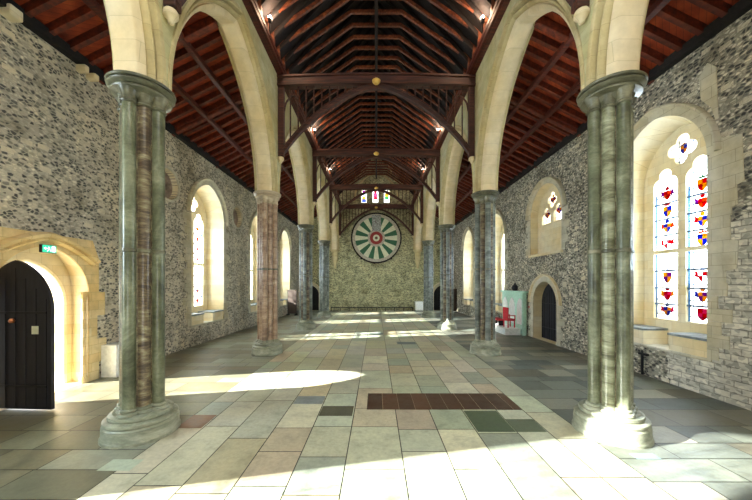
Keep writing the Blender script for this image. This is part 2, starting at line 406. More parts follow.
def tooth_surround(bm, c, a, z0, zs, za, fn, w0=-.025, w1=.0, rise=.32):
    """quoins of alternate width up the jambs of an opening, thin proud slabs"""
    z = z0; k = 0
    while z < zs-.05:
        z1 = min(zs, z+rise)
        for s in (-1, 1):
            wd = (.26, .46, .32, .55)[(k+(s > 0)) % 4]+random.uniform(-.03, .03)
            u0, u1 = (c+s*a, c+s*(a+wd)); lo, hi = min(u0, u1), max(u0, u1)
            P = [fn(lo, z+.004, w1), fn(hi, z+.004, w1), fn(hi, z1-.004, w1), fn(lo, z1-.004, w1), fn(lo, z+.004, w0), fn(hi, z+.004, w0), fn(hi, z1-.004, w0), fn(lo, z1-.004, w0)]
            vs = [bm.verts.new(p) for p in P]
            for f in ((0,1,2,3),(4,5,6,7),(0,1,5,4),(1,2,6,5),(2,3,7,6),(3,0,4,7)): bm.faces.new([vs[i] for i in f])
        z = z1; k += 1
    sweep(bm, arch_loop(c, a, z0, zs, za, closed=False), [(0, w1), (0, w0), (.3, w0), (.3, w1)], fn)

def hood(bm, path, fn, mi=0, r0=.26, s=1.0):
    sweep(bm, path, [(r0, 0), (r0, -.04*s), (r0+.02, -.045*s), (r0+.03, -.10*s), (r0+.06, -.15*s), (r0+.10, -.15*s), (r0+.12, -.11*s), (r0+.12, 0)], fn, mi=mi)

SH = [('blue', 'gold', 'red'), ('gold', 'blue', 'pink'), ('red', 'white', 'red'), ('orange', 'red', 'purple'), ('pink', 'red', 'gold'), ('gold', 'blue', 'orange'), ('red', 'gold', 'green'), ('purple', 'gold', 'blue')]
def crest(parent, fn, u, z, s, w, cols, mantled):
    """a coat of arms in the glass: quartered shield, helm crest and mantling"""
    bm = bmesh.new()
    def poly(pts, mi, dw=0):
        lo = [bm.verts.new(fn(u+x*s, z+y*s, w+dw-.004)) for x, y in pts]; hi = [bm.verts.new(fn(u+x*s, z+y*s, w+dw+.004)) for x, y in pts]
        bm.faces.new(lo).material_index = mi; bm.faces.new(hi).material_index = mi
        for i in range(len(lo)): bm.faces.new((lo[i], lo[(i+1) % len(lo)], hi[(i+1) % len(lo)], hi[i])).material_index = mi
    A = (-.5, .55); 
    poly([(-.5, .55), (0, .55), (0, .05), (-.5, .05)], 0); poly([(0, .55), (.5, .55), (.5, .05), (0, .05)], 1)
    poly([(-.5, .05), (0, .05), (0, -.72), (-.3, -.5), (-.46, -.2)], 1); poly([(0, .05), (.5, .05), (.46, -.2), (.3, -.5), (0, -.72)], 0)
    if mantled:
        poly([(-.55, .5), (-.95, .75), (-.85, .3), (-1.0, -.1), (-.7, -.05), (-.6, -.45), (-.5, .0)], 2); poly([(.55, .5), (.95, .75), (.85, .3), (1.0, -.1), (.7, -.05), (.6, -.45), (.5, .0)], 2)
        poly([(-.22, .6), (.22, .6), (.3, .9), (0, 1.15), (-.3, .9)], 1)
    else:
        poly([(-.35, .62), (.35, .62), (.5, .85), (.1, .8), (0, 1.0), (-.1, .8), (-.5, .85)], 2)
    return link('heraldic_shield', bm, ['g_'+c for c in cols], parent)

NWIN = [0]
def window(c, fn, sgn, blind=False, depth=.9, detail=True, cs=.2):
    NWIN[0] += 1
    root = bpy.data.objects.new('window_%d' % NWIN[0], None); C.objects.link(root); root['kind'] = 'structure'
    a0 = WIN_A-.3*depth/THK+.0
    if blind:
        depth = .45; outer = arch_loop(c, 1.38-.05, 4.4, 6.34, 7.78)
        lights = [light_loop(c+s*.5, .38, 5.95, 6.75) for s in (-1, 1)]; quat = foil_loop(c, 7.05, .40, 4, .12)
    else:
        outer = arch_loop(c, a0+.005, WIN_Z0+.002, WIN_ZS, WIN_ZA-.18)
        lo = [(c+s*.515) for s in (-1, 1)]
        lights = [] if detail else [arch_loop(c, .92, 1.73, 5.2, 6.6)]  # unseen window: single light without bars, shaped to give a solid sun patch
        for u in (lo if detail else []): lights.append([(u-.395, 1.73), (u-.395, 3.82), (u+.395, 3.82), (u+.395, 1.73)]); lights.append(light_loop(u, .395, 3.94, 6.5))
        quat = foil_loop(c, 6.92, .44, 4, .12)
    bm = bmesh.new(); slab(bm, outer, lights+[quat], fn, depth-.09, depth+.09)
    # moulded edge round each opening
    link('tracery', bm, 'ashlar' if not blind else 'ashlar', root)
    bm = bmesh.new()
    for lp in lights+[quat]:
        vs = [bm.verts.new(fn(u, v, depth)) for u, v in lp]
        bm.faces.new(vs)
    bmesh.ops.triangulate(bm, faces=bm.faces[:])
    link('glazing', bm, 'glass', root)
    if blind:
        for u, z, s, cc in ((c+.02, 7.05, .24, SH[0]), (c+.5, 6.4, .26, SH[7]), (c-.5, 6.4, .26, SH[5])): crest(root, fn, u, z, s, depth-.02, cc, True)
    else:
        bm = bmesh.new()
        for u in lo if detail else []:
            for z0, z1 in ((1.73, 3.82), (3.94, 5.75)):
                for s in (-1, 1):
                    e = u+s*.365
                    f = [bm.verts.new(fn(*p, depth-.012)) for p in ((e-.03, z0), (e+.03, z0), (e+.03, z1), (e-.03, z1))]; bm.faces.new(f)
        link('blue_glass_border', bm, 'g_edge', root)
        bm = bmesh.new()
        for u in lo if detail else []:
            for z in (2.2, 2.72, 3.27, 4.4, 4.92, 5.42): bar(bm, fn(u-.395, z, depth-.03), fn(u+.395, z, depth-.03), .05, .05)
        link('saddle_bars', bm, 'lead', root)
        k = random.randrange(8)
        for j, u in enumerate(lo if detail else []):
            for i, z in enumerate((2.02, 2.52, 3.1, 4.15, 4.68, 5.2, 5.72)):
                m_ = (i+j) % 3 != 0; crest(root, fn, u, z-.03, cs*(1.0 if m_ else 1.2), depth-.02, SH[(k+i*3+j*5) % 8], m_)
        if detail: crest(root, fn, c, 6.92, .2, depth-.02, SH[0], False)
    # quoins and hood mould
    bm = bmesh.new()
    if blind: tooth_surround(bm, c, 1.38, 4.4, 6.35, 7.85, fn); 
    else: tooth_surround(bm, c, WIN_A, WIN_Z0, WIN_ZS, WIN_ZA, fn)
    link('quoins', bm, 'ashlar_grey', root)
    bm = bmesh.new()
    hood(bm, arch_loop(c, WIN_A if not blind else 1.38, 0, WIN_ZS if not blind else 6.35, WIN_ZA, closed=False), fn, r0=.20)
    link('hood_mould', bm, 'ashlar_grey', root, smooth=True)
    if blind:
        bm = bmesh.new(); p = fn(c-1.45, 4.28, -.1); q = fn(c+1.45, 4.4, .44)
        box(bm, min(p.x, q.x), max(p.x, q.x), p.y, q.y, p.z, q.z, bev=.015); link('sill', bm, 'ashlar', root)
    else:
        for s in (-1, 1):
            e0, e1 = c+s*(WIN_A-.02), c+s*.42
            p = fn(min(e0, e1), WIN_Z0, .02); q = fn(max(e0, e1), 1.38, .8)
            bm = bmesh.new(); box(bm, min(p.x, q.x), max(p.x, q.x), p.y, q.y, p.z, q.z, bev=.01)
            sb = link('window_seat', bm, 'ashlar', root)
            p = fn(min(e0, e1)-.02, 1.38, -.02); q = fn(max(e0, e1)+.02, 1.45, .8)
            bm = bmesh.new(); box(bm, min(p.x, q.x), max(p.x, q.x), p.y, q.y, p.z, q.z, bev=.012)
            link('seat_slab', bm, 'slate', sb)
        p = fn(c-WIN_A-.1, WIN_Z0-.07, -.03); q = fn(c+WIN_A+.1, WIN_Z0+.004, .8)
        bm = bmesh.new(); box(bm, min(p.x, q.x), max(p.x, q.x), p.y, q.y, p.z, q.z, bev=.01); link('sill', bm, 'ashlar_grey', root)
for c in LEFT_WIN: window(c, mapL, -1, detail=c > 5, cs=.16)
for c in RIGHT_WIN: window(c, mapR, 1, blind=(c == 14.95), detail=c > 5, cs=.235 if c < 12 else .2)

# blind roundels: built as sunk rings proud of the wall plane
for i, c in enumerate(OCULI):
    bm = bmesh.new()
    prof = [(.0, -.02), (.02, -.06), (.10, -.05), (.10, .0), (.0, .0)]
    n = 40; rings = []
    for k in range(n):
        t = 2*pi*k/n; rings.append([bm.verts.new(mapL(c+(.60+r)*cos(t), 6.88+(.60+r)*sin(t), w)) for r, w in prof])
    for k in range(n):
        a, b = rings[k], rings[(k+1) % n]
        for j in range(len(prof)): bm.faces.new((a[j], a[(j+1) % 5], b[(j+1) % 5], b[j]))
    # shallow dish inside
    link_o = None
    t = thing('stone_roundel', ['round sunken stone roundel high on the flint wall, beside the nearest left column', 'round sunken stone roundel between the first and second tall left windows', 'round sunken stone roundel between the second and third left windows'][i], 'roundel', (0, 0, 0))
    link('rim', bm, 'ashlar_grey', t, smooth=True)
M['roundel'] = mat_noise('pinkish_roundel_stone', [(.3, (.10, .07, .05)), (.5, (.30, .22, .17)), (.7, (.45, .36, .28))], nscale=3)

# ------------------------------------------------------------------ far end wall
bm = bmesh.new()
outer = [(-8.7, 0), (-8.7, 9.2), (-4.6, 11.2), (-4.5, 12.5), (0, 17.2), (4.5, 12.5), (4.6, 11.2), (8.7, 9.2), (8.7, 0)]
LANC = [(-1.35, 11.75, 13.35), (-.1, 11.75, 13.75), (1.15, 11.75, 13.35)]
holes = [arch_loop(u, .29, z0, z1-.45, z1) for u, z0, z1 in LANC]
for s in (-1, 1): holes.append(arch_loop(s*7.2, .95, .004, 1.7, 2.75))
slab(bm, outer, holes, mapE, 0, .9, 0, 1)
struct(link('wall_far', bm, ['flint_e', 'ashlar']))
cols3 = [['blue', 'gold', 'white', 'purple'], ['white', 'red', 'pink', 'red'], ['white', 'green', 'gold', 'blue']]
for k, (u, z0, z1) in enumerate(LANC):
    NWIN[0] += 1
    root = bpy.data.objects.new('window_%d' % NWIN[0], None); C.objects.link(root); root['kind'] = 'structure'
    bm = bmesh.new(); f = bm.faces.new([bm.verts.new(mapE(a, b, .3)) for a, b in arch_loop(u, .29, z0, z1-.45, z1)]); link('glazing', bm, 'glass', root)
    bm = bmesh.new()
    fig = [(-.12, .15), (.12, .15), (.16, .6), (.2, .95), (.1, 1.2), (.07, 1.38), (-.07, 1.38), (-.1, 1.2), (-.2, .95), (-.16, .6)]
    fig = [(x*(1.0), y) for x, y in fig]
    for j in range(4):
        y0, y1 = .1+j*.32, .1+(j+1)*.32; w_ = (.26, .24, .25, .17)[j]
        vs = [bm.verts.new(mapE(u+x, z0+y, .285)) for x, y in ((-w_, y0), (w_, y0), (w_*.85, y1), (-w_*.85, y1))]
        bm.faces.new(vs).material_index = j
    link('stained_figure', bm, ['g_'+c for c in cols3[k]], root)
    bm = bmesh.new(); sweep(bm, arch_loop(u, .29, z0, z1-.45, z1)[1:-1], [(0, 0), (0, -.05), (.1, -.05), (.1, 0)], mapE); link('surround', bm, 'arch', root)
bm = bmesh.new(); sweep(bm, arch_loop(0, 2.3, 0, 11.9, 14.9, closed=False), [(0, 0), (0, -.09), (.18, -.09), (.18, 0)], mapE)
struct(link('trim_1', bm, 'arch'))

bm = bmesh.new()
slab(bm, outer, [arch_loop(0, 2.2, .004, 1.8, 4.4)], lambda u, v, w: Vector((u, -6.5-w, v)), 0, .9, 0, 1)  # unseen end wall; its opening is shaped to limit light from behind
struct(link('wall_near', bm, ['flint_e', 'ashlar']))
bm = bmesh.new()
slab(bm, [(7.55, 2.75), (7.55, 6.45), (6.88, 6.3), (6.84, 5.2), (6.98, 5.15), (6.96, 4.7), (7.12, 4.65), (7.1, 3.9), (6.95, 3.85), (6.98, 3.2), (7.2, 3.15), (7.2, 2.75)], [], mapR, -.02, 0)
slab(bm, [(7.75, 7.6), (7.5, 7.25), (7.42, 6.9), (7.36, 6.9), (7.4, 8.2), (7.6, 8.45), (7.8, 8.2)], [], mapR, -.018, 0)
struct(link('trim_3', bm, 'ashlar_grey'))
# ------------------------------------------------------------------ doors
def plank_door(name, fn, c, a, zs, za, w, dark='door_black'):
    root = bpy.data.objects.new(name, None); C.objects.link(root); root['kind'] = 'structure'
    bm = bmesh.new(); slab(bm, arch_loop(c, a, .01, zs, za), [], fn, w, w+.08); link('door_leaf', bm, dark, root)
    bm = bmesh.new()
    k = -a+.12
    while k < a-.05:
        h = za-.12-abs(k)*.9 if abs(k) > .2 else za-.2
        bar(bm, fn(c+k, .05, w-.012), fn(c+k, max(1.0, min(h, za-.15)), w-.012), .03, .024, up=(0, 1, 0) if fn is mapE else (1, 0, 0)); k += .21
    link('door_ribs', bm, 'iron', root)
    bm = bmesh.new()
    for z in (.6, zs): bar(bm, fn(c-a+.05, z, w-.03), fn(c+a-.1, z, w-.03), .05, .02)
    link('door_hinge', bm, 'iron', root)
    bm = bmesh.new(); p = fn(c-a+.22, 1.15, w-.06); lathe(bm, [(.0, -.03), (.05, -.03), (.06, 0), (.05, .03), (.0, .03)], 12, p, cap=False); link('door_handle', bm, 'iron', root)
    bm = bmesh.new(); tooth_surround(bm, c, a, 0, zs, za, fn); link('door_quoins', bm, 'ashlar_grey', root)
    bm = bmesh.new(); hood(bm, arch_loop(c, a, 0, zs, za, closed=False), fn, r0=.26, s=.8); link('hood_mould', bm, 'ashlar', root, smooth=True)
    return root
plank_door('door_2', mapR, 15.0, 1.05, 1.85, 2.98, .45)
plank_door('door_3', mapE, -7.2, .95, 1.7, 2.75, .25)
plank_door('door_4', mapE, 7.2, .95, 1.7, 2.75, .25)
# left doorway: stone surround, nook shafts, hood
root = bpy.data.objects.new('trim_2', None); C.objects.link(root); root['kind'] = 'structure'
bm = bmesh.new()
o_ = [(6.05, 0), (6.05, 3.25), (6.35, 4.12), (8.85, 4.12), (9.05, 3.6), (9.05, 2.6), (9.25, 2.6), (9.25, 1.9), (9.0, 1.9), (9.0, 1.2), (9.3, 1.2), (9.3, .5), (9.05, .5), (9.05, 0)]
lp = arch_loop(DOOR_L, 1.12, .0, 2.55, 3.8)
slab(bm, [(6.05, 0), (6.05, 3.25), (6.35, 4.12), (8.85, 4.12), (9.05, 3.6), (9.05, 2.6), (9.25, 2.6), (9.25, 1.9), (9.0, 1.9), (9.0, 1.2), (9.3, 1.2), (9.3, .5), (9.05, .5), (9.05, 0)] + lp[::-1], [], mapL, -.035, 0)
link('door_surround', bm, 'ashlar_gold', root)
bm = bmesh.new()
hp = [(DOOR_L+1.2*t, 3.36+.56*(1-abs(t)**1.55)) for t in [i/12-1 for i in range(25)]]
sweep(bm, hp, [(0, 0), (0, -.1), (.05, -.17), (.10, -.13), (.12, -.2), (.19, -.22), (.24, -.12), (.24, 0)], mapL)
link('hood_mould', bm, 'ashlar_gold', root, smooth=True)
bm = bmesh.new()
sweep(bm, arch_loop(DOOR_L, .925, .0, 2.3, 3.42)[:], [(0, .66), (0, .50), (.05, .46), (.10, .50), (.80, .50), (.80, .66)], mapL)
link('inner_arch', bm, 'ashlar', root, smooth=True)
for u in (6.58, 8.66):
    bm = bmesh.new(); lathe(bm, [(.10, 0), (.10, .12), (.06, .2), (.055, 2.38), (.07, 2.4), (.06, 2.44), (.11, 2.56), (.11, 2.62)], 14, (-WX-.04, u, 0))
    link('nook_shaft', bm, 'ashlar_gold', root, smooth=True)
# the open leaf
hx, hy, ex, ey = -8.98, 6.80, -7.27, 6.71
ang = atan2(ey-hy, ex-hx); Lw = math.hypot(ex-hx, ey-hy)
door1 = bpy.data.objects.new('door_1', None); C.objects.link(door1); door1['kind'] = 'structure'
door1.location = (hx, hy, 0); door1.rotation_euler = (0, 0, ang)
fnD = lambda u, v, w: Vector((u, w, v))
bm = bmesh.new(); slab(bm, arch_loop(Lw/2, Lw/2, .03, 2.25, 3.38), [], fnD, 0, .07); link('door_leaf', bm, 'door_black', door1)
bm = bmesh.new()
for k in range(7):
    u = .12+k*(Lw-.24)/6; hh = 3.2-abs(u-Lw/2)*.95
    bar(bm, (u, -.005, .06), (u, -.005, hh), .02, .012, up=(0, 1, 0))
link('door_ribs', bm, 'door_black', door1)
bm = bmesh.new()
for z in (.55, 2.2): bar(bm, (.02, -.03, z), (Lw-.08, -.03, z), .02, .05)
link('door_hinge', bm, 'iron', door1)
bm = bmesh.new(); box(bm, 1.28, 1.44, -.03, -.022, 1.72, 1.90); link('paper_notice', bm, 'paper', door1)
bm = bmesh.new(); lathe(bm, [(0, -.05), (.035, -.045), (.055, 0), (.035, .045), (0, .05)], 14, (.86, -.07, 2.02), cap=False); link('door_knob', bm, 'copper', door1, smooth=True)
# exit sign
t = thing('exit_sign', 'small green and white exit sign fixed above the open left doorway', 'sign', (-WX-.12, 7.60, 3.73))
bm = bmesh.new(); box(bm, .16, .24, -.17, .17, -.10, .10, bev=.008); link('sign_case', bm, 'iron', t)
bm = bmesh.new(); box(bm, .24, .246, -.16, .16, -.09, .09); link('sign_face', bm, 'sign_green', t)
bm = bmesh.new()
box(bm, .246, .249, .05, .13, -.07, .07)           # doorway pictogram
def P2(pts):
    bm.faces.new([bm.verts.new((.2485, a, b)) for a, b in pts])
lathe(bm, [(0, -.014), (.003, -.014), (.003, .014)], 4, (.247, -.02, .055), cap=False)
P2([(-.035, .035), (.0, .035), (.005, -.01), (-.03, -.01)]); P2([(-.03, -.01), (-.015, -.01), (-.05, -.07), (-.065, -.065)]); P2([(-.01, -.01), (.005, -.01), (.03, -.04), (.02, -.07), (.01, -.04)])
P2([(-.14, .01), (-.09, .045), (-.09, -.03)]); P2([(-.09, .018), (-.05, .018), (-.05, 0), (-.09, 0)])
link('running_figure', bm, 'sign_white', t)

# ------------------------------------------------------------------ columns
CORN = [(.31*cos(k*pi/2), .31*sin(k*pi/2)) for k in range(4)]; MID = [(.155*a, .155*b) for a, b in ((1, 1), (-1, 1), (-1, -1), (1, -1))]
def column(x, y, label, axis_m, diag_m, cap_m='marble_capital', core='marble_brown'):
    t = thing('clustered_column', label, 'column', (x, y, 0), 0, 'clustered stone columns of the two arcades', 'thing')
    bm = bmesh.new()
    lathe(bm, [(.625, 0), (.625, .05), (.605, .08), (.60, .25), (.575, .28), (.59, .31), (.585, .345), (.55, .365), (.50, .37), (.515, .40), (.505, .44), (.46, .455), (.44, .47)], 48)
    for px, py in CORN+MID: lathe(bm, [(.165, .44), (.175, .475), (.16, .51), (.13, .52), (.135, .54), (.14, .56), (.115, .58)], 20, (px, py, 0))
    link('base', bm, 'marble_base', t, smooth=True)
    bm = bmesh.new(); lathe(bm, [(.27, .45), (.27, 6.3)], 20); link('core', bm, core, t, smooth=True)
    for i, (px, py) in enumerate(CORN+MID):
        bm = bmesh.new(); r = .106
        lathe(bm, [(r, .56), (r, 6.2)], 20, (0, 0, 0))
        m = axis_m if i < 4 else diag_m
        sh = link('shaft', bm, m, t, smooth=True, loc=(px, py, 0))
        bm = bmesh.new(); lathe(bm, [(r, 3.42), (r+.014, 3.43), (r+.018, 3.455), (r+.014, 3.48), (r, 3.49)], 20, cap=False); link('annulet', bm, 'marble_capital', sh, smooth=True)
    bm = bmesh.new()
    for px, py in CORN+MID:
        k = 1.18
        lathe(bm, [(.125, 6.12), (.138, 6.14), (.125, 6.165), (.112, 6.18), (.12, 6.28), (.17, 6.38)], 20, (px, py, 0))
    lathe(bm, [(.30, 6.25), (.36, 6.34), (.44, 6.37), (.475, 6.375), (.485, 6.395), (.475, 6.415), (.44, 6.42), (.435, 6.435), (.47, 6.45), (.515, 6.475), (.53, 6.495), (.52, 6.51), (.495, 6.513), (.495, 6.53), (.535, 6.535), (.545, 6.56), (.535, 6.58)], 56)
    link('capital', bm, cap_m, t, smooth=True)
    return t
ORD = ['nearest', 'second', 'third', 'fourth']
LBL = {(-1, 1): 'nearest left clustered column of green and brown banded marble beside the open dark door',
 (-1, 2): 'pinkish brown clustered column on the left, second from the camera',
 (-1, 3): 'grey green clustered column, third along the left arcade',
 (-1, 4): 'slim looking dark clustered column at the far end of the left arcade',
 (1, 1): 'nearest right clustered column of pale green marble before the heraldic window',
 (1, 2): 'grey and mauve clustered column on the right, second from the camera',
 (1, 3): 'dark grey clustered column with sunlit base, third along the right arcade',
 (1, 4): 'dark clustered column at the far end of the right arcade'}
for sx in (-1, 1):
    for i, y in enumerate(COLY):
        if i == 0: ax, dg = 'marble_green', 'marble_brown'
        elif i == 1: ax, dg = ('marble_green', 'marble_brown') if sx < 0 else ('marble_green', 'marble_pale')
        elif i == 2: ax, dg = ('marble_pink', 'marble_pink') if sx < 0 else ('marble_grey', 'marble_brown')
        else: ax, dg = 'marble_grey', 'marble_brown' if i == 3 else 'marble_grey'
        column(4.5*sx, y, LBL.get((sx, i), 'clustered column behind the camera on the %s' % ('left' if sx < 0 else 'right')), ax, dg,
               'capital_pale' if (i == 2 and sx < 0) else 'marble_capital')
# half-height responds on the end wall
for sx in (-1, 1):
    t = thing('wall_corbel', 'tapering cream stone corbel carrying the last arch, %s of the round table' % ('left' if sx < 0 else 'right'), 'corbel', (4.5*sx, BACK, 0))
    bm = bmesh.new()
    lathe(bm, [(.02, 4.55), (.1, 4.65), (.16, 4.9), (.27, 5.3), (.32, 5.8), (.34, 6.3), (.42, 6.4), (.50, 6.5), (.52, 6.58)], 28)
    bmesh.ops.bisect_plane(bm, geom=bm.verts[:]+bm.edges[:]+bm.faces[:], plane_co=(0, 0, 0), plane_no=(0, 1, 0), clear_outer=True)
    link('corbel_block', bm, 'arch', t, smooth=True)

# ------------------------------------------------------------------ arcades
ASPRING, AAPEX, AHALF = 6.58, 10.7, 2.93
TOPZ = 11.4
def fA(sx): return lambda u, v, w: Vector((sx*(4.5+w), u, v))
BL = ['over the camera', 'spanning from the nearest to the second column', 'spanning from the second to the third column', 'spanning from the third to the fourth column', 'meeting the far end wall']
for sx in (-1, 1):
    fn = fA(sx); side = 'left' if sx < 0 else 'right'
    starts = COLY; centres = [(a+b)/2 for a, b in zip(COLY, COLY[1:]+[BACK])]; halves = [(b-a)/2-.445 for a, b in zip(COLY, COLY[1:]+[BACK])]; halves[0] += .06
    bm = bmesh.new()
    EXT = .40
    def ext_loop(c, AHALF):
        # extrados outline sampled from the swept normal offset
        R = (AHALF**2+(AAPEX-ASPRING)**2)/(2*AHALF); cx = -AHALF+R; Ro = R+EXT; th = math.acos((R-AHALF)/Ro)
        n = 18; L = [(c+cx-Ro*cos(th*i/n), ASPRING+Ro*sin(th*i/n)) for i in range(n+1)]
        return L+[(2*c-x, z) for x, z in L[:-1]][::-1]
    # one solid outline: along the top, then down through each arch underside
    bottom = []
    for c, hh in zip(centres, halves): bottom += ext_loop(c, hh)
    outline = [(COLY[0], TOPZ)]+[(COLY[0], ASPRING)]+bottom+[(BACK, ASPRING), (BACK, TOPZ)]
    outline = [p for i, p in enumerate(outline) if i == 0 or (abs(p[0]-outline[i-1][0])+abs(p[1]-outline[i-1][1])) > 1e-4]
    slab(bm, outline, [], fn, -.45, .45)
    struct(link('wall_arcade_'+side, bm, 'spandrel'))
    for k, c in enumerate(centres):
        t = thing('pointed_arch', 'pointed cream stone arch on the %s side, %s' % (side, BL[k]), 'arch', (0, 0, 0), 0, 'moulded stone arches of the two arcades', 'thing')
        path = arch_loop(c, halves[k], 0, ASPRING, AAPEX, n=22, closed=False)
        bm = bmesh.new()
        # outer order: rolls and hollows on both faces
        pr = [(.15, -.26), (.155, -.33), (.19, -.385), (.22, -.39), (.235, -.37), (.24, -.22), (.28, -.22), (.285, -.39), (.295, -.465), (.34, -.48), (.385, -.475), (.395, -.449),
              (.395, .449), (.385, .475), (.34, .48), (.295, .465), (.285, .39), (.28, .22), (.24, .22), (.235, .37), (.22, .39), (.19, .385), (.155, .33), (.15, .26)]
        sweep(bm, path, pr, fn); link('outer_order', bm, 'arch', t, smooth=True)
        bm = bmesh.new()
        pr = [(0, -.18), (.02, -.225), (.085, -.285), (.11, -.295), (.125, -.25), (.14, -.25), (.2, -.25), (.2, .25), (.14, .25), (.125, .25), (.11, .295), (.085, .285), (.02, .225), (0, .18)]
        sweep(bm, path, pr, fn); link('inner_order', bm, 'arch_pale', t, smooth=True)
    # hood mould against the wall face
# ------------------------------------------------------------------ roofs
def ashape(parent, y, pts, w, d, mat, name):
    """curved brace swept through points in the x-z plane at depth y"""
    bm = bmesh.new(); n = len(pts); rings = []
    for i in range(n):
        a = Vector(pts[max(0, i-1)]); b = Vector(pts[min(n-1, i+1)]); tdir = (b-a).normalized(); nn = Vector((-tdir.y, tdir.x)); p = Vector(pts[i])
        rings.append([bm.verts.new((p.x+nn.x*r, y+e, p.y+nn.y*r)) for r, e in ((-d/2, -w/2), (-d/2+.0, w/2), (d/2, w/2), (d/2, -w/2))])
    for a, b in zip(rings, rings[1:]):
        for j in range(4): bm.faces.new((a[j], a[(j+1) % 4], b[(j+1) % 4], b[j]))
    bm.faces.new(rings[0]); bm.faces.new(rings[-1][::-1])
    bmesh.ops.recalc_face_normals(bm, faces=bm.faces[:])
    return link(name, bm, mat, parent)
def cr(P, n=8):
    out = []; Q = [P[0]]+P+[P[-1]]
    for i in range(1, len(Q)-2):
        for k in range(n):
            t = k/n; p0, p1, p2, p3 = Q[i-1:i+3]
            out.append(tuple(.5*((2*p1[j])+(-p0[j]+p2[j])*t+(2*p0[j]-5*p1[j]+4*p2[j]-p3[j])*t*t+(-p0[j]+3*p1[j]-3*p2[j]+p3[j])*t**3) for j in range(2)))
    out.append(P[-1]); return out
BR = cr([(3.86, 8.3), (3.42, 8.86), (2.9, 9.4), (2.27, 9.95), (1.5, 10.45), (.7, 10.83), (0, 10.98)])
def brace_z(x):
    x = abs(x)
    for a, b in zip(BR, BR[1:]):
        if b[0] <= x <= a[0]: return a[1]+(b[1]-a[1])*(a[0]-x)/(a[0]-b[0]+1e-9)
    return 8.3
TB = ['above the nearest pair of columns', 'at the second pair of columns', 'at the third pair of columns', 'at the fourth pair of columns', 'against the far end wall']
def truss(y, lab):
    t = thing('tie_beam_truss', 'dark timber tie beam truss, '+lab, 'roof truss', (0, y, 0), 0, 'tie beam trusses across the nave')
    bm = bmesh.new()
    for (x0, z0, z1, d) in ((4.06, 11.04, 11.29, .15), (4.06, 11.29, 11.37, .20), (4.06, 10.96, 11.04, .18)):
        # slight camber towards the middle
        n = 12
        for k in range(n):
            xa = -x0+2*x0*k/n; xb = -x0+2*x0*(k+1)/n; ca = .09*(1-(xa/x0)**2); cb = .09*(1-(xb/x0)**2)
            vs = [bm.verts.new(p) for p in ((xa,-d,z0+ca),(xb,-d,z0+cb),(xb,d,z0+cb),(xa,d,z0+ca),(xa,-d,z1+ca),(xb,-d,z1+cb),(xb,d,z1+cb),(xa,d,z1+ca))]
            for f in ((0,3,2,1),(4,5,6,7),(0,1,5,4),(2,3,7,6)): bm.faces.new([vs[i] for i in f])
            if k == 0: bm.faces.new([vs[i] for i in (3,0,4,7)])
            if k == n-1: bm.faces.new([vs[i] for i in (1,2,6,5)])
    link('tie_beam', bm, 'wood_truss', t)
    for s in (-1, 1):
        bm = bmesh.new(); box(bm, *sorted((s*3.80, s*4.04)), -.10, .10, 8.1, 11.0, bev=.02); link('wall_post', bm, 'wood_truss', t)
        ab = ashape(t, 0, [(s*x, z) for x, z in BR], .18, .16, 'wood_truss', 'arched_brace')
        ashape(ab, 0, [(s*x, z+.09) for x, z in BR], .24, .045, 'wood_truss', 'brace_moulding')
        ashape(t, 0, [(s*x, z) for x, z in cr([(3.80, 10.0), (3.72, 10.35), (3.5, 10.6), (3.3, 10.55), (3.2, 10.2)])], .06, .05, 'wood_truss', 'curved_strut')
        for k in range(9):
            x = .95+k*.325; z0 = brace_z(x)+.06
            if 10.96-z0 < .08: continue
            bm = bmesh.new(); lathe(bm, [(.042, z0), (.042, z0+.04), (.03, z0+.06), (.03, 10.9), (.04, 11.0)], 6, (s*x, 0, 0)); link('spindle', bm, 'wood_truss', t)
    bm = bmesh.new(); lathe(bm, [(0, -.12), (.1, -.10), (.16, -.04), (.17, .02), (.1, .08), (0, .09)], 18, (0, -.2, 11.1), cap=False); link('boss', bm, 'gold', t, smooth=True)
    for s in (-1, 1):
        q = thing('post_corbel', 'small carved corbel on the %s arcade, %s' % ('left' if s < 0 else 'right', lab), 'corbel', (s*3.95, y, 8.0))
        bm = bmesh.new(); lathe(bm, [(.02, -.17), (.05, -.15), (.06, -.10), (.09, -.06), (.12, -.03), (.135, -.02), (.135, .05), (.11, .09)], 20); link('corbel_block', bm, 'arch_pale', q, smooth=True)
for i, y in enumerate(COLY[1:]+[BACK-.3]): truss(y, TB[i])
# wall plates on the arcades
for s in (-1, 1):
    side = 'left' if s < 0 else 'right'
    t = thing('wall_plate', 'long dark red timber wall plate on top of the %s arcade' % side, 'beam', (0, 0, 0))
    bm = bmesh.new(); box(bm, *sorted((s*3.88, s*4.4)), -1.1, BACK, 11.4, 11.9); link('beam', bm, 'wood', t)
    bm = bmesh.new(); box(bm, *sorted((s*3.78, s*3.88)), -1.1, BACK, 11.42, 11.56); box(bm, *sorted((s*3.82, s*3.88)), -1.1, BACK, 11.72, 11.87); link('beam_moulding', bm, 'wood', t)
